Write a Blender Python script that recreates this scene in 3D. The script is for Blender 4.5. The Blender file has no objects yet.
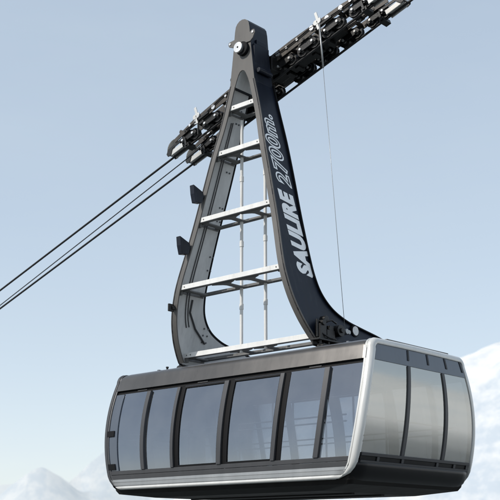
import bpy, math, random
from mathutils import Vector, noise, Matrix
random.seed(7)
sc = bpy.context.scene
COL = sc.collection
R = math.radians

# ------------------------------------------------------------------ materials
def new_mat(name):
    m = bpy.data.materials.new(name); m.use_nodes = True
    nt = m.node_tree
    for n in list(nt.nodes): nt.nodes.remove(n)
    out = nt.nodes.new('ShaderNodeOutputMaterial')
    return m, nt, out

def paint(name, col, rough=.45, metal=0., var=.18, scale=3., coat=0., bump=0., streak=True, spec=.5, wear=None, wear_amt=.5):
    m, nt, out = new_mat(name)
    b = nt.nodes.new('ShaderNodeBsdfPrincipled')
    tc = nt.nodes.new('ShaderNodeTexCoord')
    mp = nt.nodes.new('ShaderNodeMapping'); mp.inputs['Scale'].default_value = (1, 1, .25 if streak else 1)
    nt.links.new(tc.outputs['Object'], mp.inputs[0])
    n1 = nt.nodes.new('ShaderNodeTexNoise'); n1.inputs['Scale'].default_value = scale; n1.inputs['Detail'].default_value = 6; n1.inputs['Roughness'].default_value = .65
    nt.links.new(mp.outputs[0], n1.inputs['Vector'])
    rp = nt.nodes.new('ShaderNodeValToRGB')
    rp.color_ramp.elements[0].position = .32; rp.color_ramp.elements[1].position = .7
    rp.color_ramp.elements[0].color = (*[c * (1 - var) for c in col], 1)
    rp.color_ramp.elements[1].color = (*[min(1, c * (1 + var * .6)) for c in col], 1)
    nt.links.new(n1.outputs['Fac'], rp.inputs[0]); nt.links.new(rp.outputs[0], b.inputs['Base Color'])
    if wear:      # grime streaks and small chips
        mw = nt.nodes.new('ShaderNodeMapping'); mw.inputs['Scale'].default_value = (6, 6, .7); nt.links.new(tc.outputs['Object'], mw.inputs[0])
        nw = nt.nodes.new('ShaderNodeTexNoise'); nw.inputs['Scale'].default_value = 1.6; nw.inputs['Detail'].default_value = 7; nw.inputs['Roughness'].default_value = .7
        nt.links.new(mw.outputs[0], nw.inputs['Vector'])
        rw = nt.nodes.new('ShaderNodeMapRange'); rw.inputs['From Min'].default_value = .52; rw.inputs['From Max'].default_value = .74; rw.inputs['To Max'].default_value = wear_amt
        nt.links.new(nw.outputs['Fac'], rw.inputs['Value'])
        cw = nt.nodes.new('ShaderNodeMixRGB'); cw.inputs[2].default_value = (*wear, 1)
        nt.links.new(rw.outputs[0], cw.inputs[0]); nt.links.new(rp.outputs[0], cw.inputs[1]); nt.links.new(cw.outputs[0], b.inputs['Base Color'])
    mr = nt.nodes.new('ShaderNodeMapRange'); mr.inputs['To Min'].default_value = max(.05, rough - .1); mr.inputs['To Max'].default_value = rough + .14
    nt.links.new(n1.outputs['Fac'], mr.inputs['Value']); nt.links.new(mr.outputs[0], b.inputs['Roughness'])
    b.inputs['Metallic'].default_value = metal
    b.inputs['Specular IOR Level'].default_value = spec
    b.inputs['Coat Weight'].default_value = coat; b.inputs['Coat Roughness'].default_value = .15
    if bump:
        n2 = nt.nodes.new('ShaderNodeTexNoise'); n2.inputs['Scale'].default_value = 40
        nt.links.new(tc.outputs['Object'], n2.inputs['Vector'])
        bp = nt.nodes.new('ShaderNodeBump'); bp.inputs['Strength'].default_value = bump; bp.inputs['Distance'].default_value = .01
        nt.links.new(n2.outputs['Fac'], bp.inputs['Height']); nt.links.new(bp.outputs[0], b.inputs['Normal'])
    nt.links.new(b.outputs[0], out.inputs[0])
    return m

def glass(name, tint, refl, ior=1.5, rough=.02, gloss=(1, 1, 1), wob=.0):
    m, nt, out = new_mat(name)
    tr = nt.nodes.new('ShaderNodeBsdfTransparent'); tr.inputs[0].default_value = (*tint, 1)
    gl = nt.nodes.new('ShaderNodeBsdfGlossy'); gl.inputs['Roughness'].default_value = rough; gl.inputs[0].default_value = (*gloss, 1)
    lw = nt.nodes.new('ShaderNodeFresnel'); lw.inputs['IOR'].default_value = ior
    ad = nt.nodes.new('ShaderNodeMath'); ad.operation = 'ADD'; ad.inputs[1].default_value = refl; ad.use_clamp = True
    nt.links.new(lw.outputs[0], ad.inputs[0])
    mx = nt.nodes.new('ShaderNodeMixShader')
    tc = nt.nodes.new('ShaderNodeTexCoord')
    if wob:
        nz = nt.nodes.new('ShaderNodeTexNoise'); nz.inputs['Scale'].default_value = .9; nz.inputs['Detail'].default_value = 1
        nt.links.new(tc.outputs['Object'], nz.inputs['Vector'])
        bp = nt.nodes.new('ShaderNodeBump'); bp.inputs['Strength'].default_value = wob; bp.inputs['Distance'].default_value = .1
        nt.links.new(nz.outputs['Fac'], bp.inputs['Height']); nt.links.new(bp.outputs[0], gl.inputs['Normal'])
    # a faint film of dust
    df = nt.nodes.new('ShaderNodeBsdfDiffuse'); df.inputs[0].default_value = (.55, .56, .56, 1)
    nd = nt.nodes.new('ShaderNodeTexNoise'); nd.inputs['Scale'].default_value = 2.2; nd.inputs['Detail'].default_value = 5
    nt.links.new(tc.outputs['Object'], nd.inputs['Vector'])
    md = nt.nodes.new('ShaderNodeMapRange'); md.inputs['From Min'].default_value = .35; md.inputs['From Max'].default_value = .75
    md.inputs['To Min'].default_value = .005; md.inputs['To Max'].default_value = .05
    nt.links.new(nd.outputs['Fac'], md.inputs['Value'])
    nt.links.new(ad.outputs[0], mx.inputs[0]); nt.links.new(tr.outputs[0], mx.inputs[1]); nt.links.new(gl.outputs[0], mx.inputs[2])
    m2 = nt.nodes.new('ShaderNodeMixShader')
    nt.links.new(md.outputs[0], m2.inputs[0]); nt.links.new(mx.outputs[0], m2.inputs[1]); nt.links.new(df.outputs[0], m2.inputs[2])
    nt.links.new(m2.outputs[0], out.inputs[0])
    return m

M = dict(
    navy=paint('shaded_navy_paint', (.006, .010, .021), .45, coat=.06, var=.35, spec=.28, wear=(.05, .055, .065), wear_amt=.35),  # hanger faces out of the sun, shade and sky blue put into the colour
    charcoal=paint('sunlit_charcoal_paint', (.105, .098, .09), .5, var=.2),  # lighter copy of the hanger's dark paint, sunlight put into the colour
    grey=paint('grey_paint', (.60, .60, .59), .55, var=.2, scale=2.2, wear=(.34, .335, .33), wear_amt=.4),
    ltgrey=paint('light_grey_paint', (.5, .5, .5), .5, var=.12),
    white=paint('white_paint', (.80, .79, .76), .5, var=.10, wear=(.45, .43, .40), wear_amt=.55),
    letter=paint('white_lettering', (.98, .98, .97), .5, var=.02, wear=(.7, .7, .7), wear_amt=.25),
    silver=paint('silver_paint', (.66, .65, .62), .32, metal=.2, var=.06, coat=.3, wear=(.42, .41, .39), wear_amt=.35),
    alu=paint('brushed_aluminium', (.34, .345, .345), .36, metal=.6, var=.1),
    roof=paint('bronze_grey_roof', (.116, .110, .104), .28, metal=.6, var=.12, scale=1.2, wear=(.09, .085, .08), wear_amt=.5),
    roofblue=paint('roof_top_sheet', (.16, .17, .19), .45, metal=.3, var=.2),
    frame=paint('grey_window_frame', (.055, .055, .058), .4, metal=.2, var=.12),
    black=paint('black_rubber', (.006, .006, .007), .6, var=.3, spec=.15),
    gloss=paint('black_gloss', (.005, .005, .006), .3, var=.3, coat=.12, spec=.22),
    hull=paint('underbody_paint', (.012, .011, .010), .6, var=.4, spec=.2),
    iron=paint('greasy_black_steel', (.010, .0095, .009), .4, metal=.2, var=.45, scale=9, bump=.25),
    brown=paint('weathered_dark_steel', (.058, .050, .042), .45, metal=.3, var=.4, scale=7, bump=.2),
    rungm=paint('shaded_rung_underside', (.17, .168, .163), .6, var=.25, wear=(.07, .065, .06), wear_amt=.6),  # darker than the front bar, shade under the rungs put into the colour
    steel=paint('bright_steel', (.78, .77, .75), .28, metal=.8, var=.15, scale=8),
    rope=paint('wire_rope', (.02, .02, .021), .6, metal=.2, var=.15, scale=4),
    inter=paint('interior_grey', (.34, .36, .39), .6, var=.1),
    floorm=paint('floor_rubber', (.06, .06, .065), .7, var=.2),
    blind=paint('smoked_band', (.075, .09, .115), .22, var=.1, coat=.5),
)
M['glass_side'] = glass('tinted_side_glass', (.44, .48, .52), .26, gloss=(.77, .83, .92), wob=.02)
M['glass_end'] = glass('mirrored_end_glass', (.20, .20, .20), .50, gloss=(.75, .745, .70), rough=.11, wob=.03)

# ------------------------------------------------------------------ mesh helpers
class MB:
    def __init__(s): s.v = []; s.f = []; s.m = []; s.sm = []
    def add(s, vs, fs, mi=0, smooth=False):
        o = len(s.v); s.v += [tuple(v) for v in vs]
        for f in fs: s.f.append([o + i for i in f]); s.m.append(mi); s.sm.append(smooth)
    def grid(s, rows, mi=0, closed_u=False, smooth=True, flip=False):
        nu = len(rows[0]); vs = [p for r in rows for p in r]; fs = []
        for i in range(len(rows) - 1):
            for j in range(nu if closed_u else nu - 1):
                a, b = i * nu + j, i * nu + (j + 1) % nu
                q = [a, b, b + nu, a + nu]
                fs.append(q[::-1] if flip else q)
        s.add(vs, fs, mi, smooth)
    def box(s, c, d, mi=0, ax=None):
        ax = ax or (Vector((1, 0, 0)), Vector((0, 1, 0)), Vector((0, 0, 1)))
        c = Vector(c); vs = []
        for k in (-1, 1):
            for j in (-1, 1):
                for i in (-1, 1): vs.append(c + ax[0] * (i * d[0] / 2) + ax[1] * (j * d[1] / 2) + ax[2] * (k * d[2] / 2))
        s.add(vs, [(0, 2, 3, 1), (4, 5, 7, 6), (0, 1, 5, 4), (2, 6, 7, 3), (0, 4, 6, 2), (1, 3, 7, 5)], mi)
    def tube(s, a, b, r, n=12, mi=0, r2=None, caps=True):
        a, b = Vector(a), Vector(b); r2 = r if r2 is None else r2
        d = (b - a).normalized(); u = d.orthogonal().normalized(); w = d.cross(u)
        A = [a + (u * math.cos(t) + w * math.sin(t)) * r for t in [2 * math.pi * i / n for i in range(n)]]
        B = [b + (u * math.cos(t) + w * math.sin(t)) * r2 for t in [2 * math.pi * i / n for i in range(n)]]
        s.grid([A, B], mi, True, True)
        if caps: s.add(A, [list(range(n))[::-1]], mi); s.add(B, [list(range(n))], mi)
    def pipe(s, pts, r, n=8, mi=0):
        for a, b in zip(pts[:-1], pts[1:]): s.tube(a, b, r, n, mi)
    def prism(s, outer, inner, mi=0, smooth_side=False):   # two matching outlines -> solid
        n = len(outer)
        s.add(outer, [list(range(n))], mi); s.add(inner, [list(range(n))[::-1]], mi)
        s.grid([inner, outer], mi, True, smooth_side)
    def build(s, name, mats, parent=None, bevel=0., seg=2, auto=True):
        me = bpy.data.meshes.new(name); me.from_pydata(s.v, [], s.f)
        for m in (mats if isinstance(mats, (list, tuple)) else [mats]): me.materials.append(m)
        for p, mi, sm in zip(me.polygons, s.m, s.sm): p.material_index = mi; p.use_smooth = sm
        me.update(); me.validate()
        import bmesh
        bm = bmesh.new(); bm.from_mesh(me); bmesh.ops.remove_doubles(bm, verts=bm.verts, dist=1e-5)
        bmesh.ops.recalc_face_normals(bm, faces=bm.faces)
        for e in bm.edges:
            if len(e.link_faces) == 2 and e.calc_face_angle(0) > R(38): e.smooth = False
        bm.to_mesh(me); bm.free()
        o = bpy.data.objects.new(name, me); COL.objects.link(o)
        if parent: o.parent = parent
        if bevel:
            b = o.modifiers.new('bevel', 'BEVEL'); b.width = bevel; b.segments = seg; b.limit_method = 'ANGLE'; b.angle_limit = R(40)
        return o

def smooth_curve(pts, n=6):
    P = [Vector(p) for p in pts]; out = []
    for i in range(len(P) - 1):
        p0 = P[max(i - 1, 0)]; p1 = P[i]; p2 = P[i + 1]; p3 = P[min(i + 2, len(P) - 1)]
        for k in range(n):
            t = k / n
            out.append(.5 * ((2 * p1) + (p2 - p0) * t + (2 * p0 - 5 * p1 + 4 * p2 - p3) * t * t + (3 * p1 - p0 - 3 * p2 + p3) * t ** 3))
    out.append(P[-1]); return out

def linspace(a, b, n): return [a + (b - a) * i / (n - 1) for i in range(n)]

def tag(o, label=None, cat=None, group=None, kind=None):
    for k, v in (('label', label), ('category', cat), ('group', group), ('kind', kind)):
        if v: o[k] = v

# ------------------------------------------------------------------ cabin shape
def LX(z): return 3.339 + .1235 * z + .10 * z * (2 - z)
def WY(z): return 1.985 - .14 * z + .10 * z * (2 - z)
L1 = LX(1.0)

car = bpy.data.objects.new('cable_car', None); COL.objects.link(car)
tag(car, 'large dark grey aerial cable car with curved windows and a tall lettered hanger', 'cable car')

def side_pt(x, z, off, s): return (x * LX(z) / L1, s * (WY(z) + off), z)
def end_pt(y, z, off, s): return (s * (LX(z) + off), y * WY(z) / WY(1.), z)
def patch(mb, fn, a0, a1, z0, z1, off, s, na=2, nz=10, mi=0):
    mb.grid([[fn(a, z, off, s) for a in linspace(a0, a1, na)] for z in linspace(z0, z1, nz)], mi)
def slab(mb, fn, a0, a1, z0, z1, o0, o1, s, na=2, nz=10, mi=0):
    A = linspace(a0, a1, na); Z = linspace(z0, z1, nz)
    mb.grid([[fn(a, z, o1, s) for a in A] for z in Z], mi)
    mb.grid([[fn(a, z, o0, s) for a in A] for z in Z], mi, flip=True)
    for a in (a0, a1): mb.grid([[fn(a, z, o0, s), fn(a, z, o1, s)] for z in Z], mi)
    for z in (z0, z1): mb.grid([[fn(a, z, o0, s), fn(a, z, o1, s)] for a in A], mi)

# --- underbody
mb = MB()
def ring(z, ix, iy, r, n=6):
    lx, wy = LX(max(z, -.2)) - ix, WY(max(z, -.2)) - iy; pts = []
    for (cx, cy, a0) in ((lx - r, wy - r, 0), (-lx + r, wy - r, 90), (-lx + r, -wy + r, 180), (lx - r, -wy + r, 270)):
        for k in range(n):
            a = R(a0 + 90 * k / (n - 1)); pts.append((cx + r * math.cos(a), cy + r * math.sin(a), z))
    return pts
rr = [ring(.02, .06, .06, .1), ring(-.215, .06, .06, .1), ring(-.29, .12, .10, .1), ring(-.375, .95, .40, .08)]
mb.grid(rr, 0, True, False)
mb.add(rr[-1], [list(range(len(rr[-1])))], 0)
for y in (-.5, .5): mb.box((0, y, -.385), (4.4, .10, .03))
body = mb.build('cabin_body', M['hull'], car)
# floor and ceiling inside
mb = MB(); f = ring(0.03, .1, .1, .1); mb.add(f, [list(range(len(f)))]); mb.build('floor', M['floorm'], body)
mb = MB(); f = ring(2.06, .1, .1, .1); mb.add(f, [list(range(len(f)))[::-1]])
for x in (-2.2, -.7, .8, 2.3): mb.box((x, 0, 2.04), (.12, 3.0, .03))
mb.build('ceiling', M['inter'], body)

# --- roof
mb = MB()
rows = []
for z, i in ((1.985, .02), (1.985, -.018), (2.20, -.018), (2.25, -.008), (2.30, .02), (2.345, .07), (2.375, .14), (2.395, .25), (2.41, .45), (2.425, .9)):
    lx, wy = LX(min(z, 2.2)) - i - .05, WY(min(z, 2.2)) - i; r = .16; pts = []
    for (cx, cy, a0) in ((lx - r, wy - r, 0), (-lx + r, wy - r, 90), (-lx + r, -wy + r, 180), (lx - r, -wy + r, 270)):
        for k in range(8):
            a = R(a0 + 90 * k / 7); pts.append((cx + r * math.cos(a), cy + r * math.sin(a), z))
    rows.append(pts)
mb.grid(rows[:6], 0, True); mb.grid(rows[5:], 1, True); mb.add(rows[-1], [list(range(len(rows[-1])))], 1)
for x in (-2.55, 2.75):                                                            # raised seams of the roof sheets
    mb.box((x, 0, 2.425), (.05, 2.6, .03), 1)
roof = mb.build('roof', [M['roof'], M['roofblue']], car)
mb = MB(); mb.tube((-2.25, -1.3, 2.38), (-2.25, -1.3, 2.47), .022); mb.tube((-2.25, -1.3, 2.445), (-2.25, -1.3, 2.475), .032)
mb.build('roof_bolt', M['iron'], roof)
mb = MB(); mb.box((3.15, .35, 2.465), (.30, 2.2, .05))
for y in (-.6, .35, 1.3): mb.box((3.15, y, 2.42), (.2, .06, .08))
mb.box((3.15, .35, 2.43), (.12, 2.0, .02)); mb.build('roof_walkway', M['brown'], roof, .01)

# --- side walls: grey frame rails, posts, panes
POST = [(-2.36, -2.25, 0), (-1.42, -1.335, .10), (-.05, .07, .11), (1.44, 1.54, .13), (2.53, 2.65, 0)]
PANES = [(-3.14, -2.36), (-2.25, -1.42), (-1.235, -.05), (.18, 1.44), (1.67, 2.53), (2.65, 3.40)]
for s in (-1, 1):
    mb = MB()
    slab(mb, side_pt, -3.42, 3.42, .012, .105, -.06, .006, s, 12, 3)
    slab(mb, side_pt, -3.42, 3.42, .112, .195, -.06, .0, s, 12, 3)
    slab(mb, side_pt, -3.42, 3.42, 1.90, 1.984, -.08, -.04, s, 12, 3, 1)
    for a, b, k in POST:
        slab(mb, side_pt, a, b, .196, 1.899, -.05, .022, s, 3, 14)
        if k: slab(mb, side_pt, b + .002, b + k, .196, 1.899, -.05, -.025, s, 2, 14, 1)  # black strip beside the post paints the shade of the recess
    slab(mb, side_pt, -3.46, -3.40, .196, 1.899, -.05, -.01, s, 2, 14, 1)
    slab(mb, side_pt, 3.40, 3.46, .196, 1.899, -.05, -.01, s, 2, 14, 1)
    slab(mb, side_pt, -3.40, -3.14, .196, 1.899, -.05, -.012, s, 2, 14, 2)     # smoked strip by the far post
    for z in (.22, .95):
        slab(mb, side_pt, -3.46, -3.22, z, z + .13, -.011, .012, s, 2, 3, 1)
    for x in (-2.75, -.9, 2.1):
        slab(mb, side_pt, x, x + .3, 1.935, 1.965, -.039, -.03, s, 2, 2)
    fr = mb.build('side_frame', [M['frame'], M['black'], M['blind']], car, .004)
    for i, (a, b) in enumerate(PANES):
        g = MB(); patch(g, side_pt, a - .006, b + .006, .19, 1.905, -.034, s, 4, 14)
        if i in (2, 3):
            d = MB()
            for (x0, x1, z0, z1) in ((a, a + .035, .198, 1.897), (b - .035, b, .198, 1.897), (a + .036, b - .036, .198, .235), (a + .036, b - .036, 1.86, 1.897)):
                slab(d, side_pt, x0, x1, z0, z1, -.045, -.012, s, 2, 14)
            dr = d.build('door', [M['black']], car)
            g.build('door_glass', M['glass_side'], dr)
        else:
            g.build('window', M['glass_side'], car)

# --- end walls
for s in (1, -1):
    mb = MB()
    for y in (-.54, .82):
        slab(mb, end_pt, y - .05, y + .05, .262, 1.955, -.03, .012, s, 2, 14)
    slab(mb, end_pt, -1.80, 1.80, .205, .262, -.05, .014, s, 4, 3)
    slab(mb, end_pt, -1.80, 1.80, .085, .125, -.05, .012, s, 4, 3)
    slab(mb, end_pt, -1.80, 1.80, .126, .204, -.05, -.012, s, 4, 3, 1)
    for y in (-1.28, -.51, .665, 1.275, 1.74):
        slab(mb, end_pt, y - .035, y + .035, .126, .204, -.01, .010, s, 2, 3)
    slab(mb, end_pt, -1.80, 1.80, 1.958, 2.29, -.04, .0, s, 6, 6, 2)            # smoked band over the panes
    for y in (-.56, .25, 1.02, 1.72):
        slab(mb, end_pt, y - .035, y + .035, 2.06, 2.27, .001, .012, s, 2, 3, 1)
    mb.build('end_frame', [M['frame'], M['gloss'], M['blind']], car, .004)
    for a, b in ((-1.80, -.59), (-.49, .77), (.87, 1.80)):
        g = MB(); patch(g, end_pt, a - .01, b + .01, .255, 1.962, -.012, s, 6, 16); g.build('end_window', M['glass_end'], car)
    # black bumper with a rounded lower edge
    mb = MB(); rows = []
    prof = [(.086, -.03), (.086, .020), (.06, .034), (.02, .040), (-.06, .036), (-.14, .02), (-.20, -.02), (-.245, -.09), (-.26, -.2)]
    for z, o in prof:
        row = []
        for y in linspace(-1, 1, 25):
            k = max(0, abs(y) - .86) / .14
            wy = WY(z) - .035 - (.10 * ((-.1 - z) / .16) ** 1.6 if z < -.1 else 0)
            row.append((s * (LX(z) + o - .10 * k ** 2.2), y * wy, z))
        rows.append(row)
    mb.grid(rows)
    mb.build('bumper', M['gloss'], car)

# --- silver surround: an arch over each end, joined by a sill along each side
def arch_path():
    pts = []
    for z in linspace(-.2, 2.18, 26): pts.append((-WY(z), z))
    zc = 2.18; rad = .20; cy = -WY(2.18) + rad
    for k in range(1, 10):
        a = R(180 - 90 * k / 9); pts.append((cy + rad * math.cos(a), zc + rad * math.sin(a)))
    half = pts
    mid = [(y, 2.38 + .012 * (1 - (y / cy) ** 2)) for y in linspace(cy, -cy, 14)[1:-1]]
    return half + mid + [(-y, z) for y, z in reversed(half)]
def ribbon(s):
    P = arch_path(); n = len(P); rows = []
    for i, (y, z) in enumerate(P):
        y0, z0 = P[max(i - 1, 0)]; y1, z1 = P[min(i + 1, n - 1)]
        ty, tz = y1 - y0, z1 - z0; l = math.hypot(ty, tz); ny, nz = -tz / l, ty / l      # outward
        ew = .11 if z > .35 else max(.03, .11 - (.35 - z) / .55 * .09)
        cut = 0
        if z < .12: h = max(0, z + .2); cut = .32 - math.sqrt(max(0, .32 ** 2 - (.32 - h) ** 2))
        row = []
        up = min(1, max(0, (z - 2.05) / .2))
        for a, b in ((.165, .03), (.162, -.004), (.148, -.010), (.128, -.008), (.122, .004), (.112, .004), (.106, -.008), (.07, -.014), (.035, -.006), (.010, .012), (-.008, .034), (-.014, .065), (-.012, .5), (-.006, .93), (.0, 1.0), (.04, 1.0)):
            bb = b if b < .08 else .08 + (b - .08) / .92 * (ew - .08) if ew > .08 else min(b, ew)
            if ew <= .08 and b > ew: bb = ew
            aa = a
            if up and b < .0: pass
            q = (y - ny * bb, z - nz * bb)
            row.append((s * (LX(min(max(q[1], -.2), 2.2)) - aa - cut), q[0], q[1]))
        rows.append(row)
    m = MB(); m.grid(rows)
    return m
for s in (1, -1):
    m = ribbon(s); m.build('end_surround', M['silver'] if s > 0 else M['frame'], car)
for s in (-1, 1):
    mb = MB(); xs = linspace(-1, 1, 41); rows = []
    # sill profile: grey ledge, groove, then a bright rolled lip
    prof = [(.010, -.04), (.010, .012), (-.045, .020), (-.050, .014), (-.058, .014), (-.062, .022), (-.118, .028), (-.124, .020), (-.134, .020), (-.140, .034), (-.160, .046), (-.182, .046), (-.198, .034), (-.206, .010), (-.206, -.08)]
    for z, o in prof:
        lim = LX(z) - .10
        h = max(0, z + .2); 
        cut = .32 - math.sqrt(max(0, .32 ** 2 - (.32 - h) ** 2)) if h < .32 else 0
        rows.append([(x * (lim - cut * .8), s * (WY(z) + o * min(1, (1 - abs(x)) * 40 + .3)), z) for x in xs])
    for k, (i0, i1, mi) in enumerate(((0, 9, 0), (9, 15, 1))):
        mb.grid(rows[i0:i1 + (1 if i1 < 15 else 0)], mi)
    mb.build('sill', [M['alu'], M['silver']], car)

# --- fittings seen through the glass
def handrail(pts, r=.02):
    m = MB(); m.pipe(pts, r, 8); return m
for z in (.86, .98):
    for y in (-1.72, 1.72):
        handrail([(-3.0, y, z), (3.0, y, z)], .016).build('handrail', M['frame'], car)
for x in (-3.25, 3.25):
    handrail([(x, -1.5, .95), (x, 1.5, .95)], .018).build('handrail', M['frame'], car)
for x in (-2.3, -.75, .75, 2.3):
    for y in (-.55, .55):
        handrail([(x, y, .03), (x, y, 2.05)], .022).build('grab_pole', M['frame'], car)
for y in (-.55, .55): handrail([(-2.3, y, 1.86), (2.3, y, 1.86)], .02).build('ceiling_rail', M['frame'], car)
mb = MB(); mb.box((-3.0, .3, .55), (.35, .5, 1.0)); mb.box((-2.86, .3, 1.09), (.5, .55, .06)); mb.build('control_desk', M['inter'], car, .02)

# ------------------------------------------------------------------ hanger
hanger = bpy.data.objects.new('hanger', None); COL.objects.link(hanger); hanger.parent = car
PX = lambda z: 2.63 - .2623 * z
Fp = smooth_curve([(-1.318, 8.66), (-1.36, 7.8), (-1.46, 7.0), (-1.53, 6.2), (-1.62, 5.2), (-1.74, 4.3), (-1.755, 3.85), (-1.69, 3.4), (-1.54, 3.0), (-1.36, 2.7), (-1.22, 2.52)])
Bp = smooth_curve([(-.70, 8.66), (-.71, 8.0), (-.71, 7.2), (-.76, 6.3), (-.83, 5.4), (-.87, 4.5), (-.86, 4.0), (-.76, 3.62), (-.5, 3.32), (-.1, 3.13), (.35, 3.03), (.9, 2.93), (1.35, 2.82)])
tail = [Vector((1.50, 2.74)), Vector((1.52, 2.48)), Vector((-1.15, 2.48))]
outline = Fp[::-1] + Bp + tail
def lp(s, y, z, d=0): return (s * (PX(z) + d), y, z)
def strip_along(mb, pts, s, d0, d1, t, mi=0, inward=1):
    rows = []
    for i, p in enumerate(pts):
        a, b = pts[max(i - 1, 0)], pts[min(i + 1, len(pts) - 1)]
        tn = (b - a).normalized(); n = Vector((-tn.y, tn.x)) * inward * t
        q = p + n
        rows.append([lp(s, p.x, p.y, d0), lp(s, p.x, p.y, d1), lp(s, q.x, q.y, d1), lp(s, q.x, q.y, d0)])
    mb.grid(rows, mi, True, True)
    mb.add(rows[0], [(0, 1, 2, 3)], mi); mb.add(rows[-1], [(0, 1, 2, 3)], mi)
for s in (-1, 1):
    mb = MB()
    mb.prism([lp(s, p.x, p.y, 0) for p in outline], [lp(s, p.x, p.y, -.035) for p in outline], 0)
    leg = mb.build('leg', [M['navy']], hanger)
    mb = MB(); ins = []
    n = len(Fp)
    Fi = [p + Vector((.04, 0)) for p in Fp]; Bi = [p - Vector((.035, .02)) for p in Bp]
    ins = Fi[::-1] + Bi + [Vector((1.47, 2.72)), Vector((1.47, 2.5)), Vector((-1.1, 2.5))]
    mb.prism([lp(s, p.x, p.y, -.037) for p in ins], [lp(s, p.x, p.y, -.055) for p in ins], 0)
    # duct rails, bolts and a bent conduit on the inner face
    for t in (.36, .44):
        c = [Fp[i] * (1 - t) + Bp[min(i, len(Bp) - 1)] * t for i in range(6, 46)]
        strip_along(mb, c, s, -.056, -.075, .018, 1)
    for z in (3.05, 3.2, 3.35, 4.6, 4.9, 5.7, 6.0, 6.8, 7.1, 7.9, 8.2):
        for t in (.72, .84):
            y = -1.5 + t * .75 if z > 3.5 else -1.5 + t * 1.1
            mb.tube(lp(s, y, z, -.05), lp(s, y, z, -.07), .02, 8, 1)
    pts = [lp(s, *q, -.075) for q in ((-1.25, 3.9), (-1.25, 3.62), (-1.0, 3.3), (-.62, 3.02))]
    mb.pipe(pts, .022, 8, 1)
    mb.build('inner_lining', [M['grey'], M['frame']], hanger)
    mb = MB()
    strip_along(mb, Fp, s, .012, -.15, .03, 0, 1)
    mb.build('front_flange', M['charcoal'], hanger)
    mb = MB()
    strip_along(mb, Bp + tail[:1], s, .045, -.045, .03, 0, 1)
    mb.build('rear_flange', M['black'], hanger)

# --- head of the hanger
mb = MB()
def head_outline(inset=0):
    pts = [(-.375 + inset, 8.60), (-.265 + inset, 9.50), (-.225 + inset, 9.95)]
    for k in range(9):
        a = R(180 - 180 * k / 8); pts.append((math.cos(a) * (.215 - inset), 10.0 + math.sin(a) * (.215 - inset)))
    pts += [(.225 - inset, 9.95), (.265 - inset, 9.50), (.375 - inset, 8.60)]
    for x, z in ((.215, 8.60), (.165, 8.74), (.11, 8.86), (.06, 8.93), (0, 8.95), (-.06, 8.93), (-.11, 8.86), (-.165, 8.74), (-.215, 8.60)):
        pts.append((x, z))
    return pts
ho = head_outline()
A_ = [(x, -1.30, z) for x, z in ho]; B_ = [(x, -.70, z) for x, z in ho]; nh = len(ho)
mb.add(A_, [list(range(nh))], 1); mb.add(B_, [list(range(nh))[::-1]], 1)
for q in range(nh):
    q2 = (q + 1) % nh
    mb.add([A_[q], A_[q2], B_[q2], B_[q]], [(0, 1, 2, 3)], 2 if q >= nh - 9 and q < nh - 1 else 1)
fo = head_outline(.012)
mb.prism([(x, -1.318, z) for x, z in ho], [(x, -1.301, z) for x, z in ho], 0)
# side cheeks
for s in (-1, 1):
    mb.box((s * .285, -1.0, 9.30), (.06, .5, .5), 1); mb.box((s * .27, -.98, 9.62), (.05, .34, .12), 1)
    mb.tube((s * .40, -1.22, 8.88), (s * .40, -.78, 8.88), .06, 10, 1)
head = mb.build('head', [M['charcoal'], M['navy'], M['grey']], hanger, .012)
mb = MB()
ear = [(-.40, 9.68), (-.38, 9.63), (-.27, 9.58), (.27, 9.58), (.35, 9.64), (.41, 9.76), (.39, 9.84), (.33, 9.85), (.25, 9.80), (-.24, 9.76), (-.34, 9.75), (-.39, 9.74)]
mb.prism([(x, -1.345, z) for x, z in ear], [(x, -1.32, z) for x, z in ear])
mb.build('ear_plate', M['charcoal'], hanger, .006)
for bx, bz in ((-.34, 9.69), (.35, 9.78)):
    mb = MB(); mb.tube((bx, -1.36, bz), (bx, -1.344, bz), .028, 12); mb.build('bolt', M['steel'], hanger)
mb = MB()
mb.tube((.06, -1.40, 9.45), (.06, -1.31, 9.45), .165, 28, 1); mb.tube((-.0, -1.47, 9.47), (-.0, -1.40, 9.47), .125, 28, 0)
mb.tube((-.0, -1.475, 9.47), (-.0, -1.46, 9.47), .026, 12, 1)
mb.build('pin', [M['steel'], M['black']], hanger, .01)

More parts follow.
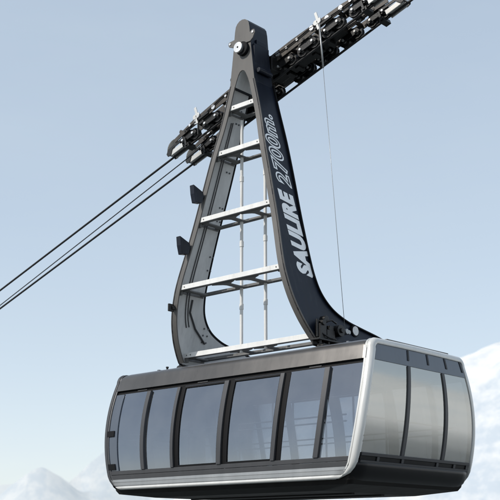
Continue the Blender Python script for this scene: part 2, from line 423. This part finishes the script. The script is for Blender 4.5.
# --- rungs: a white front bar, a rear bar and two cross pieces each
def yF(z): return min(Fp, key=lambda p: abs(p.y - z)).x
def yB(z): return min(Bp[:40], key=lambda p: abs(p.y - z)).x
RAILX = (-.27, .42)
for z, full in ((8.13, 0), (7.08, 1), (5.58, 1), (4.08, 1), (2.70, 1)):
    x = PX(z) - .02; mb = MB()
    y0, y1 = yF(z) + .05, (yB(z) - .05 if z > 3.4 else -.62)
    if z < 3: y0, y1 = -1.13, -.50
    mb.box((0, y0, z), (2 * x, .03, .105), 0)
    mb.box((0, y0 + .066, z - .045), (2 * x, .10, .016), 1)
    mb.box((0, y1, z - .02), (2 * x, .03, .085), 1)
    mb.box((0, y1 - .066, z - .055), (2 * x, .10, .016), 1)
    for sx in (-1, 1):
        mb.box((sx * (x - .05), y0 + .04, z - .10), (.09, .05, .10), 1); mb.box((sx * (x - .012), (y0 + y1) / 2, z - .03), (.02, abs(y1 - y0), .14), 1)
        for bx in (.10, .22): mb.tube((sx * (x - bx), y0 - .025, z), (sx * (x - bx), y0, z), .016, 8, 1)
    ym = (y0 + y1) / 2
    for cx in ((-x + .16, x - .16) + (RAILX if full and x > .6 else ())):
        # cross piece with flared ends
        w = .07
        top = []
        fl = .62 if cx in RAILX else .10
        for t in linspace(0, 1, 11):
            e = abs(t - .5) * 2; top.append((w + fl * max(0, e - .42) ** 1.6, y0 + .10 + (y1 - y0 - .15) * t))
        ol = [(cx - a, b) for a, b in top] + [(cx + a, b) for a, b in reversed(top)]
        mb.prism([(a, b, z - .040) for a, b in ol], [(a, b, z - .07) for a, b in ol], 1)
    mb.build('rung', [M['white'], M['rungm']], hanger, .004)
for x in RAILX:
    mb = MB(); mb.tube((x, -1.02, 2.6), (x, -1.02, 7.9 if x < 0 else 7.3), .036, 12)
    for z in (3.6, 5.0, 6.5): mb.tube((x, -1.02, z - .06), (x, -1.02, z + .06), .046, 12)
    mb.build('ladder_rail', M['white'], hanger)

# --- small fittings on the legs
def blue_panel(z, sc_=1.):
    x = -PX(z); y = yF(z); m = MB()
    ol = [(-.03, .24), (.0, -.02), (.07, -.27), (.30, -.24), (.40, -.02), (.36, .10)]
    ol = [(a * sc_, b * sc_) for a, b in ol]
    A = [(x + .02 - .03, y - .42 * sc_ + a, z + b) for a, b in ol]; B = [(x + .02 + .10, y - .42 * sc_ + a, z + b) for a, b in ol]
    m.prism(A, B); m.tube((x + .06, y - .12 * sc_, z - .02), (x + .06, y + .03, z - .02), .04, 10)
    return m.build('step_bracket', M['navy'], hanger, .01)
blue_panel(6.12, .78); blue_panel(4.98, .78)
mb = MB(); x = -PX(3.78); mb.box((x + .03, yF(3.78) - .09, 3.64), (.04, .16, .17)); mb.box((x + .03, yF(3.78) - .04, 3.64), (.10, .08, .08)); mb.build('lug', M['iron'], hanger, .01)
for s in (-1, 1):
    mb = MB(); x = s * PX(2.5)
    mb.tube((x - .09, -1.12, 2.42), (x + .09, -1.12, 2.42), .085, 14); mb.box((x, -1.12, 2.36), (.22, .22, .05)); mb.box((x, -1.12, 2.47), (.07, .12, .12))
    mb.box((x, .2, 2.44), (.16, 2.4, .06)); mb.box((x, 1.35, 2.43), (.24, .24, .08))
    mb.build('foot', M['iron'], hanger, .008)
# rescue winch on the outer face of the lettered leg
wx = PX(2.8)
mb = MB()
mb.box((wx + .13, -.92, 2.56), (.22, .95, .035)); mb.box((wx + .05, -.92, 2.50), (.03, .9, .12))
mb.box((wx + .10, -1.16, 2.74), (.14, .20, .30)); mb.tube((wx + .02, -1.16, 2.92), (wx + .2, -1.16, 2.92), .06, 14); mb.tube((wx + .10, -1.27, 2.62), (wx + .10, -1.27, 2.98), .03, 10)
mb.tube((wx + .02, -.64, 2.82), (wx + .22, -.64, 2.82), .12, 20); mb.tube((wx + .02, -.64, 2.82), (wx + .26, -.64, 2.82), .05, 12)
mb.box((wx + .10, -.90, 2.70), (.12, .26, .20)); mb.box((wx + .12, -.88, 2.84), (.08, .14, .10)); mb.tube((wx + .10, -1.06, 2.76), (wx + .10, -.70, 2.76), .035, 10)
mb.tube((wx - .02, -.98, 3.02), (wx + .12, -.98, 3.02), .075, 14); mb.tube((wx + .02, -.98, 3.02), (wx + .02, -.98, 2.8), .025, 8)
mb.pipe([(wx + .12, -1.05, 2.95), (wx + .18, -.9, 3.0), (wx + .18, -.75, 2.95)], .02, 8); mb.pipe([(wx + .16, -1.2, 2.7), (wx + .22, -1.05, 2.62), (wx + .2, -.8, 2.62)], .018, 8)
for yy in (-1.28, -1.02, -.78, -.54): mb.tube((wx + .18, yy, 2.44), (wx + .18, yy, 2.60), .028, 8)
mb.box((wx + .16, -1.12, 2.46), (.12, .34, .05)); mb.tube((wx + .1, -1.25, 2.43), (wx + .26, -1.25, 2.43), .05, 12)
mb.build('winch', M['iron'], hanger, .008)
mb = MB()
mb.tube((wx + .02, -.41, 2.84), (wx + .20, -.41, 2.84), .055, 18); mb.tube((wx + .05, -.31, 2.84), (wx + .18, -.31, 2.84), .045, 18)
mb.tube((wx + .1, -.41, 2.84), (wx + .1, -.31, 2.84), .03, 8); mb.build('winch_drum', M['alu'], hanger, .006)
mb = MB(); zc = 2.95; xx = PX(zc)
mb.tube((xx, .12, zc), (xx + .05, .12, zc), .125, 26, 1); mb.tube((xx + .05, .12, zc), (xx + .062, .12, zc), .098, 26, 0)
mb.build('lamp', [M['white'], M['black']], hanger, .004)

# --- lettering up the outer face of the leg
def text_mesh(txt, size, offset, shear=.18, spacing=1.0):
    cu = bpy.data.curves.new('t', 'FONT'); cu.body = txt; cu.size = size; cu.offset = offset; cu.shear = shear; cu.space_character = spacing
    cu.resolution_u = 4
    o = bpy.data.objects.new('t', cu); COL.objects.link(o)
    dg = bpy.context.evaluated_depsgraph_get(); me = bpy.data.meshes.new_from_object(o.evaluated_get(dg))
    bpy.data.objects.remove(o); bpy.data.curves.remove(cu)
    return me
def lay_text(name, me, mat, z0, ymid, length, height, lift):
    xs = [v.co.x for v in me.vertices]; ys = [v.co.y for v in me.vertices]
    return xs, ys
nrm = Vector((1, 0, .2623)).normalized(); 
def place(me, mat, name, start_z, y_base, kx, ky, lift, sy, x0=0):
    e1 = Vector((-.2623, sy, 1)).normalized(); e2 = nrm.cross(e1).normalized()
    if e2.y > 0: e2 = -e2
    org = Vector((PX(start_z), y_base, start_z)) + nrm * lift
    for v in me.vertices:
        p = org + e1 * ((v.co.x - x0) * kx) + e2 * (v.co.y * ky); v.co = p
    me.materials.clear(); me.materials.append(M[mat])
    o = bpy.data.objects.new(name, me); COL.objects.link(o); o.parent = hanger; return o
a = text_mesh('SAULIRE', .56, .036, .22, 1.06)
w = max(v.co.x for v in a.vertices); T1 = 2.02 / w
place(a, 'letter', 'lettering', 3.96, -.885, T1, 1.07, .004, -.032)
b = text_mesh('2700m.', .57, .031, .22, 1.10); wb = max(v.co.x for v in b.vertices); T2 = 1.84 / wb
place(b, 'letter', 'lettering', 6.03, -.90, T2, 1.02, .004, -.062)
c = text_mesh('2700m.', .57, -.008, .22, 1.10)
place(c, 'navy', 'lettering_infill', 6.03, -.90, T2, 1.02, .007, -.062)

# ------------------------------------------------------------------ carriage
carriage = bpy.data.objects.new('carriage', None); COL.objects.link(carriage); carriage.parent = car
SL = .325; TH = math.atan(SL); eu = Vector((math.cos(TH), 0, math.sin(TH))); ew = Vector((-math.sin(TH), 0, math.cos(TH))); ey = Vector((0, 1, 0))
O = Vector((0, 0, 9.2))
def cp(u, y, w): return O + eu * u + ey * y + ew * w
AX = (eu, ey, ew)
def plate(mb, ol, y0, y1, mi=0): mb.prism([cp(u, y0, w) for u, w in ol], [cp(u, y1, w) for u, w in ol], mi)
YT = (-.33, .33); ROPEW = -.225
mbw = MB()    # one wheel, copied below
def wheel_mesh():
    m = MB(); n = 20; rows = []
    for y, r in ((-.05, .045), (-.05, .10), (-.05, .145), (-.02, .118), (.02, .118), (.05, .145), (.05, .10), (.05, .045)):
        rows.append([(r * math.cos(2 * math.pi * i / n), y, r * math.sin(2 * math.pi * i / n)) for i in range(n)])
    m.grid(rows[:3], 2, True, False); m.grid(rows[2:6], 0, True, True); m.grid(rows[5:], 2, True, False)
    for sg in (-1, 1): m.tube((0, sg * .045, 0), (0, sg * .078, 0), .055, 14, 1)
    return m
wheel0 = wheel_mesh().build('wheel', [M['iron'], M['steel'], M['iron']], carriage); first = True
for yt in YT:
    mb = MB()
    for sg in (-1, 1):
        y = yt + sg * .145
        plate(mb, [(-3.15, .0), (-2.6, .05), (-.4, .06), (.4, .06), (2.6, .05), (3.15, .0), (3.15, .10), (2.4, .22), (.9, .30), (-.9, .30), (-2.4, .22), (-3.15, .10)], y - .012, y + .012)
        for wv in (.292,):
            mb.box(cp(0, y - sg * .02, wv), (1.7, .06, .02), 0, AX)
    for u in (-2.9, -2.2, -1.5, -.75, .75, 1.5, 2.2, 2.9): mb.tube(cp(u, yt - .15, .17), cp(u, yt + .15, .17), .05, 10)
    mb.build('main_beam', M['brown'], carriage, .005)
    for u in (-2.55, -2.35, -1.72, -1.28, -.95, .45, .72, 1.05, 1.5, 1.95, 2.35, 2.62):
        for sg in (-1, 1):
            mb = MB(); y = yt + sg * .158; w_ = (.165 if abs(u) < 2.2 else .13) + random.uniform(-.04, .07) * (1 if abs(u) < 2.4 else .2)
            mb.tube(cp(u, y, w_), cp(u, y + sg * .03, w_), random.choice((.035, .05, .06)), 14)
            mb.build('pin_cap', M['steel'], carriage)
    for cu in (-2.75, -1.95, -1.2, -.5, .5, 1.2, 1.95, 2.75):
        mb = MB()
        for sg in (-1, 1):
            y = yt + sg * .098
            plate(mb, [(cu - .29, -.08), (cu - .25, -.12), (cu + .25, -.12), (cu + .29, -.08), (cu + .25, .0), (cu + .09, .09), (cu - .09, .09), (cu - .25, .0)], y - .012, y + .012)
        mb.box(cp(cu, yt, .06), (.14, .24, .05), 0, AX)
        mb.tube(cp(cu, yt - .17, .09), cp(cu, yt + .17, .09), .035, 10)
        for d in (-.18, .18): mb.tube(cp(cu + d, yt - .15, -.065), cp(cu + d, yt + .15, -.065), .032, 10, 1)
        mb.build('rocker', [M['iron'], M['steel']], carriage, .004)
        for d in (-.18, .18):
            w0 = wheel0 if first else wheel0.copy()
            if not first: COL.objects.link(w0); w0.parent = carriage
            first = False; w0.location = cp(cu + d, yt, -.065)
    # curved guards and rope shoes at both tips
    for sg in (-1, 1):
        mb = MB(); rows = []
        for k in range(9):
            a = R(-20 + 120 * k / 8); rows.append([cp(sg * (3.25 + .26 * math.cos(a)), yt + dy, -.08 + .24 * math.sin(a)) for dy in (-.10, .10)])
        mb.grid(rows); rows = []
        for k in range(9):
            a = R(-20 + 120 * k / 8); rows.append([cp(sg * (3.25 + .235 * math.cos(a)), yt + dy, -.08 + .215 * math.sin(a)) for dy in (-.10, .10)])
        mb.grid(rows); mb.build('tip_guard', M['silver'], carriage)
        mb = MB(); mb.box(cp(sg * 3.2, yt - .10, -.16), (.44, .03, .12), 0, AX); mb.box(cp(sg * 3.2, yt + .10, -.16), (.44, .03, .12), 0, AX); mb.box(cp(sg * 3.2, yt, -.135), (.44, .17, .03), 0, AX)
        mb.build('rope_shoe', M['silver'], carriage, .006)
        mb = MB()
        for dy in (-.12, .12):
            plate(mb, [(sg * 2.85, .02), (sg * 3.44, -.02), (sg * 3.53, -.12), (sg * 3.50, -.2), (sg * 3.4, -.22), (sg * 3.3, -.08), (sg * 2.85, -.06)], yt + dy - .012, yt + dy + .012)
        mb.box(cp(sg * 2.84, yt, -.26), (.14, .26, .10), 0, AX); mb.box(cp(sg * 2.84, yt - .14, -.16), (.06, .03, .24), 0, AX)
        mb.build('tip_arm', M['iron'], carriage, .005)
# cross members, brake housing between the two tracks
mb = MB()
for u in (-2.35, -1.2, 0, 1.2, 2.35): mb.box(cp(u, 0, .20), (.16, .62, .16), 0, AX)
mb.box(cp(.95, 0, .07), (2.1, .26, .26), 0, AX); mb.box(cp(-1.0, 0, .10), (1.5, .24, .24), 0, AX)
mb.box(cp(.9, -.06, -.08), (.9, .24, .12), 0, AX)
for u in (.35, .62, 1.15, 1.6, -.6, -1.3): mb.box(cp(u, -.02, -.13), (.10, .26, .10), 0, AX)
for u in (-.9, 1.3): mb.tube(cp(u, -.3, .02), cp(u, .3, .02), .07, 12)
mb.build('brake_housing', M['iron'], carriage, .008)
mb = MB(); mb.tube((0, -.72, 9.42), (0, .42, 9.42), .17, 22); mb.tube((0, -.70, 9.42), (0, -.60, 9.42), .22, 22)
mb.box((.16, -.52, 9.28), (.34, .30, .34)); mb.box((0, 0, 9.36), (.5, .8, .26), 0, AX); mb.build('pivot_tube', M['iron'], carriage, .01)
# upright brackets with hanging arms
for u in (-2.25, 1.72):
    mb = MB(); mb.box(cp(u, -.515, .36), (.07, .03, .20), 0, AX); mb.box(cp(u, -.515, .24), (.16, .035, .06), 0, AX); mb.tube(cp(u + .02, -.54, .2), cp(u + .02, -.50, .2), .06, 14); mb.tube(cp(u - .07, -.54, .21), cp(u - .07, -.50, .21), .065, 14)
    mb.box(cp(u - .05, -.52, .12), (.06, .03, .22), 0, AX)
    mb.build('rope_bracket', M['silver'], carriage, .006)
    mb = MB(); p = cp(u, -.51, .1); mb.box((p.x, p.y, p.z - .1), (.035, .03, .55)); p = cp(u + .1, -.51, .1); mb.box(p, (.5, .03, .05), 0, AX)
    mb.build('hanging_arm', M['iron'], carriage)
for yt in YT:
    mb = MB(); mb.pipe([cp(u, yt - .18, .25 - .05 * abs(math.sin(u * 2.2)) - .02 * u * u) for u in linspace(-2.7, 2.7, 31)], .014, 6); mb.build('hose', M['black'], carriage)

# rescue line from the carriage down to the winch
mb = MB(); A = cp(1.74, -.53, .12); Bq = Vector((wx + .1, -.36, 2.9)); mid = A.lerp(Bq, .155)
mb.tube(A, mid, .020, 8); mb.tube(mid, Bq, .0055, 6)
mb.build('rescue_line', M['alu'], car)

# ------------------------------------------------------------------ ropes
def rope(name, pts, r, label, group=None):
    m = MB(); m.pipe(pts, r, 10); o = m.build(name, M['rope']); tag(o, label, 'rope', group); return o
for yt, lab in zip(YT, ('thick steel rope under the near carriage wheels, uppermost of the three ropes at left', 'thick steel rope under the far carriage wheels, lowest of the three ropes at left')):
    rope('track_rope', [cp(u, yt, ROPEW) for u in linspace(-170, 170, 41)], .027, lab)
def hz(x): return 7.83 + (x + 3.41) * .346
rope('haul_rope', [(-160, 0, hz(-160)), (-2.7, 0, hz(-2.7)), (-1.9, 0, 8.5)], .014, 'thin steel rope running in the middle between the two thick ropes')

# ------------------------------------------------------------------ terrain
def peak(x, y, az, dist, h, wid, sharp=1.0, asp=1.0):
    cx, cy = math.sin(R(az)) * dist, math.cos(R(az)) * dist
    dx, dy = x - cx, y - cy
    # radial / tangential axes
    rx, ry = math.sin(R(az)), math.cos(R(az)); rad = dx * rx + dy * ry; tan = dx * ry - dy * rx
    d = math.sqrt((rad / wid) ** 2 + (tan / (wid * asp)) ** 2)
    return h * math.exp(-(d ** sharp) * 1.6)
PK = [(-27.0, 2700, 640, 950, 2.6, 1.2), (-12, 3600, 800, 1000, 1.5, 1.3),
      (-53.0, 6200, 590, 620, 1.15, .9), (-49.2, 6600, 640, 640, 1.1, .9), (-44.5, 6800, 720, 900, 1.1, 1.0), (-39, 6600, 800, 900, 1.1, 1.0), (-57.5, 7200, 620, 900, 1.0, 1.0), (-64, 6400, 760, 1200, 1.1, 1.0), (-51, 7600, 560, 1500, 2., 2.0),
      (20, 3200, 700, 1100, 1.6, 1.4), (38, 3000, 640, 1100, 1.6, 1.4), (58, 3600, 700, 1100, 1.4, 1.4), (85, 4200, 800, 1100, 1.2, 1.3), (120, 4600, 800, 1200, 1.2, 1.3), (165, 5600, 800, 1300, 1.2, 1.4), (-150, 5600, 800, 1300, 1.2, 1.4), (-100, 5200, 850, 1300, 1.2, 1.4), (0, 4200, 820, 1000, 1.2, 1.2)]
def height(x, y):
    r = math.hypot(x, y)
    h = -260 + 90 * min(1, r / 2500)
    t = 0.
    for p in PK:
        k = peak(x, y, *p)
        t = max(t, k) + .25 * min(t, k)
    n = noise.ridged_multi_fractal(Vector((x / 900, y / 900, 3.1)), 1.0, 2.1, 6, 1.0, 2.0)
    n2 = noise.fractal(Vector((x / 160, y / 160, 9.)), 1.0, 2.0, 4)
    amp = min(1, r / 1500)
    return h + t * (.88 + .07 * (n - .9)) + (n2 * 9 + (n - .9) * 18) * amp
azs = [i * .2 for i in range(-335, -60)] + [i * 1.0 for i in range(-12, 293)]
rads = [40 * (12000 / 40) ** (i / 169) for i in range(170)]
mb = MB(); rows = []
for r in rads: rows.append([(math.sin(R(a)) * r, math.cos(R(a)) * r, height(math.sin(R(a)) * r, math.cos(R(a)) * r)) for a in azs])
mb.grid(rows, 0, True); cz = height(0, 0)
mb.add(rows[0] + [(0, 0, cz)], [(i, (i + 1) % len(azs), len(azs)) for i in range(len(azs))], 0, True)
far = [(math.sin(R(a)) * 60000, math.cos(R(a)) * 60000, -400) for a in azs]
mb.grid([rows[-1], far], 0, True)
m, nt, out = new_mat('hazy_snow_and_rock')
geo = nt.nodes.new('ShaderNodeNewGeometry'); sep = nt.nodes.new('ShaderNodeSeparateXYZ'); nt.links.new(geo.outputs['Normal'], sep.inputs[0])
mpg = nt.nodes.new('ShaderNodeMapping'); mpg.inputs['Scale'].default_value = (1, 1, .45); nt.links.new(geo.outputs['Position'], mpg.inputs[0])
n1 = nt.nodes.new('ShaderNodeTexNoise'); n1.inputs['Scale'].default_value = .011; n1.inputs['Detail'].default_value = 9; n1.inputs['Roughness'].default_value = .68
nt.links.new(mpg.outputs[0], n1.inputs['Vector'])
ma = nt.nodes.new('ShaderNodeMath'); ma.operation = 'MULTIPLY_ADD'; ma.inputs[1].default_value = .55; nt.links.new(sep.outputs['Z'], ma.inputs[0]); nt.links.new(n1.outputs['Fac'], ma.inputs[2])
rp = nt.nodes.new('ShaderNodeValToRGB'); e = rp.color_ramp.elements
e[0].position = .83; e[0].color = (.50, .55, .60, 1); e[1].position = 1.0; e[1].color = (.73, .725, .71, 1)
nt.links.new(ma.outputs[0], rp.inputs[0])
df = nt.nodes.new('ShaderNodeBsdfDiffuse'); sp2 = nt.nodes.new('ShaderNodeSeparateXYZ'); nt.links.new(geo.outputs['Position'], sp2.inputs[0])
fo = nt.nodes.new('ShaderNodeMath'); fo.operation = 'MULTIPLY_ADD'; fo.inputs[1].default_value = 140; nt.links.new(n1.outputs['Fac'], fo.inputs[0]); nt.links.new(sp2.outputs['Z'], fo.inputs[2])
fm = nt.nodes.new('ShaderNodeMapRange'); fm.inputs['From Min'].default_value = -150; fm.inputs['From Max'].default_value = -20; nt.links.new(fo.outputs[0], fm.inputs['Value'])
cm = nt.nodes.new('ShaderNodeMixRGB'); cm.inputs[1].default_value = (.10, .11, .11, 1); nt.links.new(fm.outputs[0], cm.inputs[0]); nt.links.new(rp.outputs[0], cm.inputs[2])   # unseen valley floor coloured dark so undersides and the bumper reflect black
nt.links.new(cm.outputs[0], df.inputs[0])
em = nt.nodes.new('ShaderNodeEmission'); em.inputs[0].default_value = (.69, .76, .80, 1); em.inputs[1].default_value = 1.0  # pale glow mixed in by distance, haze painted onto the slopes
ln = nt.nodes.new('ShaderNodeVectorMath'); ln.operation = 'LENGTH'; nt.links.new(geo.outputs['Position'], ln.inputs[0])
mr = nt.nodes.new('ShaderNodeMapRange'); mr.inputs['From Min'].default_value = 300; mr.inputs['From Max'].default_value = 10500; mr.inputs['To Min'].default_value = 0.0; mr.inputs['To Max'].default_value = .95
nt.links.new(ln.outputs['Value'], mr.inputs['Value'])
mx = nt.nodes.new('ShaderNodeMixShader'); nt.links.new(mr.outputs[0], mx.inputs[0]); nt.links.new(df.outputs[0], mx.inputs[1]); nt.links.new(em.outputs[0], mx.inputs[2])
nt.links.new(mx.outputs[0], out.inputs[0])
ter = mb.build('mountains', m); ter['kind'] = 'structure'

# ------------------------------------------------------------------ light
SUN_AZ, SUN_EL = -158., 40.
sd = Vector((math.sin(R(SUN_AZ)) * math.cos(R(SUN_EL)), math.cos(R(SUN_AZ)) * math.cos(R(SUN_EL)), math.sin(R(SUN_EL))))
sl = bpy.data.lights.new('sun', 'SUN'); sl.energy = 3.2; sl.angle = R(.5); sl.color = (1, .955, .89)
so = bpy.data.objects.new('sun', sl); COL.objects.link(so); so.rotation_euler = (-sd).to_track_quat('-Z', 'Y').to_euler()
wd = bpy.data.worlds.new('World'); sc.world = wd; wd.use_nodes = True; nt = wd.node_tree
for n in list(nt.nodes): nt.nodes.remove(n)
sky = nt.nodes.new('ShaderNodeTexSky'); sky.sky_type = 'NISHITA'; sky.sun_disc = False
sky.sun_elevation = R(SUN_EL); sky.sun_rotation = R(SUN_AZ); sky.altitude = 1500; sky.air_density = 1.0; sky.dust_density = 1.2; sky.ozone_density = 1.0
hs = nt.nodes.new('ShaderNodeHueSaturation'); hs.inputs['Saturation'].default_value = 1.06; hs.inputs['Value'].default_value = .30
bg = nt.nodes.new('ShaderNodeBackground'); bg.inputs[1].default_value = .15
wo = nt.nodes.new('ShaderNodeOutputWorld')
nt.links.new(sky.outputs[0], hs.inputs['Color']); gm = nt.nodes.new('ShaderNodeGamma'); gm.inputs[1].default_value = .44; nt.links.new(hs.outputs[0], gm.inputs[0])     # thin high haze evens out the sky
tn = nt.nodes.new('ShaderNodeMixRGB'); tn.blend_type = 'MULTIPLY'; tn.inputs[0].default_value = 1; tn.inputs[2].default_value = (5.0, 4.90, 4.80, 1)
nt.links.new(gm.outputs[0], tn.inputs[1]); wc = nt.nodes.new('ShaderNodeTexCoord'); wm = nt.nodes.new('ShaderNodeMapping'); wm.inputs['Scale'].default_value = (1, 1, 3.2); nt.links.new(wc.outputs['Generated'], wm.inputs[0])
wn = nt.nodes.new('ShaderNodeTexNoise'); wn.inputs['Scale'].default_value = 2.3; wn.inputs['Detail'].default_value = 7; wn.inputs['Roughness'].default_value = .6; nt.links.new(wm.outputs[0], wn.inputs['Vector'])
wr = nt.nodes.new('ShaderNodeMapRange'); wr.inputs['From Min'].default_value = .3; wr.inputs['From Max'].default_value = .7; wr.inputs['To Min'].default_value = .14; wr.inputs['To Max'].default_value = .36
nt.links.new(wn.outputs['Fac'], wr.inputs['Value'])
hm = nt.nodes.new('ShaderNodeMixRGB'); hm.inputs[2].default_value = (.62 / .15, .72 / .15, .80 / .15, 1)      # faint veils of haze
nt.links.new(wr.outputs[0], hm.inputs[0]); nt.links.new(tn.outputs[0], hm.inputs[1]); nt.links.new(hm.outputs[0], bg.inputs[0]); nt.links.new(bg.outputs[0], wo.inputs[0])

# ------------------------------------------------------------------ camera
cam = bpy.data.cameras.new('camera'); co = bpy.data.objects.new('camera', cam); COL.objects.link(co); sc.camera = co
co.location = (14.9975, -17.7212, -1.33697)
co.rotation_euler = (R(90 + 15.33467), 0, R(41.97))
cam.sensor_width = 36; cam.lens = 36 * 1072.87 / 500
cam.clip_start = .1; cam.clip_end = 100000
cam.dof.use_dof = True; cam.dof.focus_distance = 22.5; cam.dof.aperture_fstop = 1.6
sc.view_settings.view_transform = 'Standard'; sc.view_settings.look = 'None'; sc.view_settings.exposure = 0
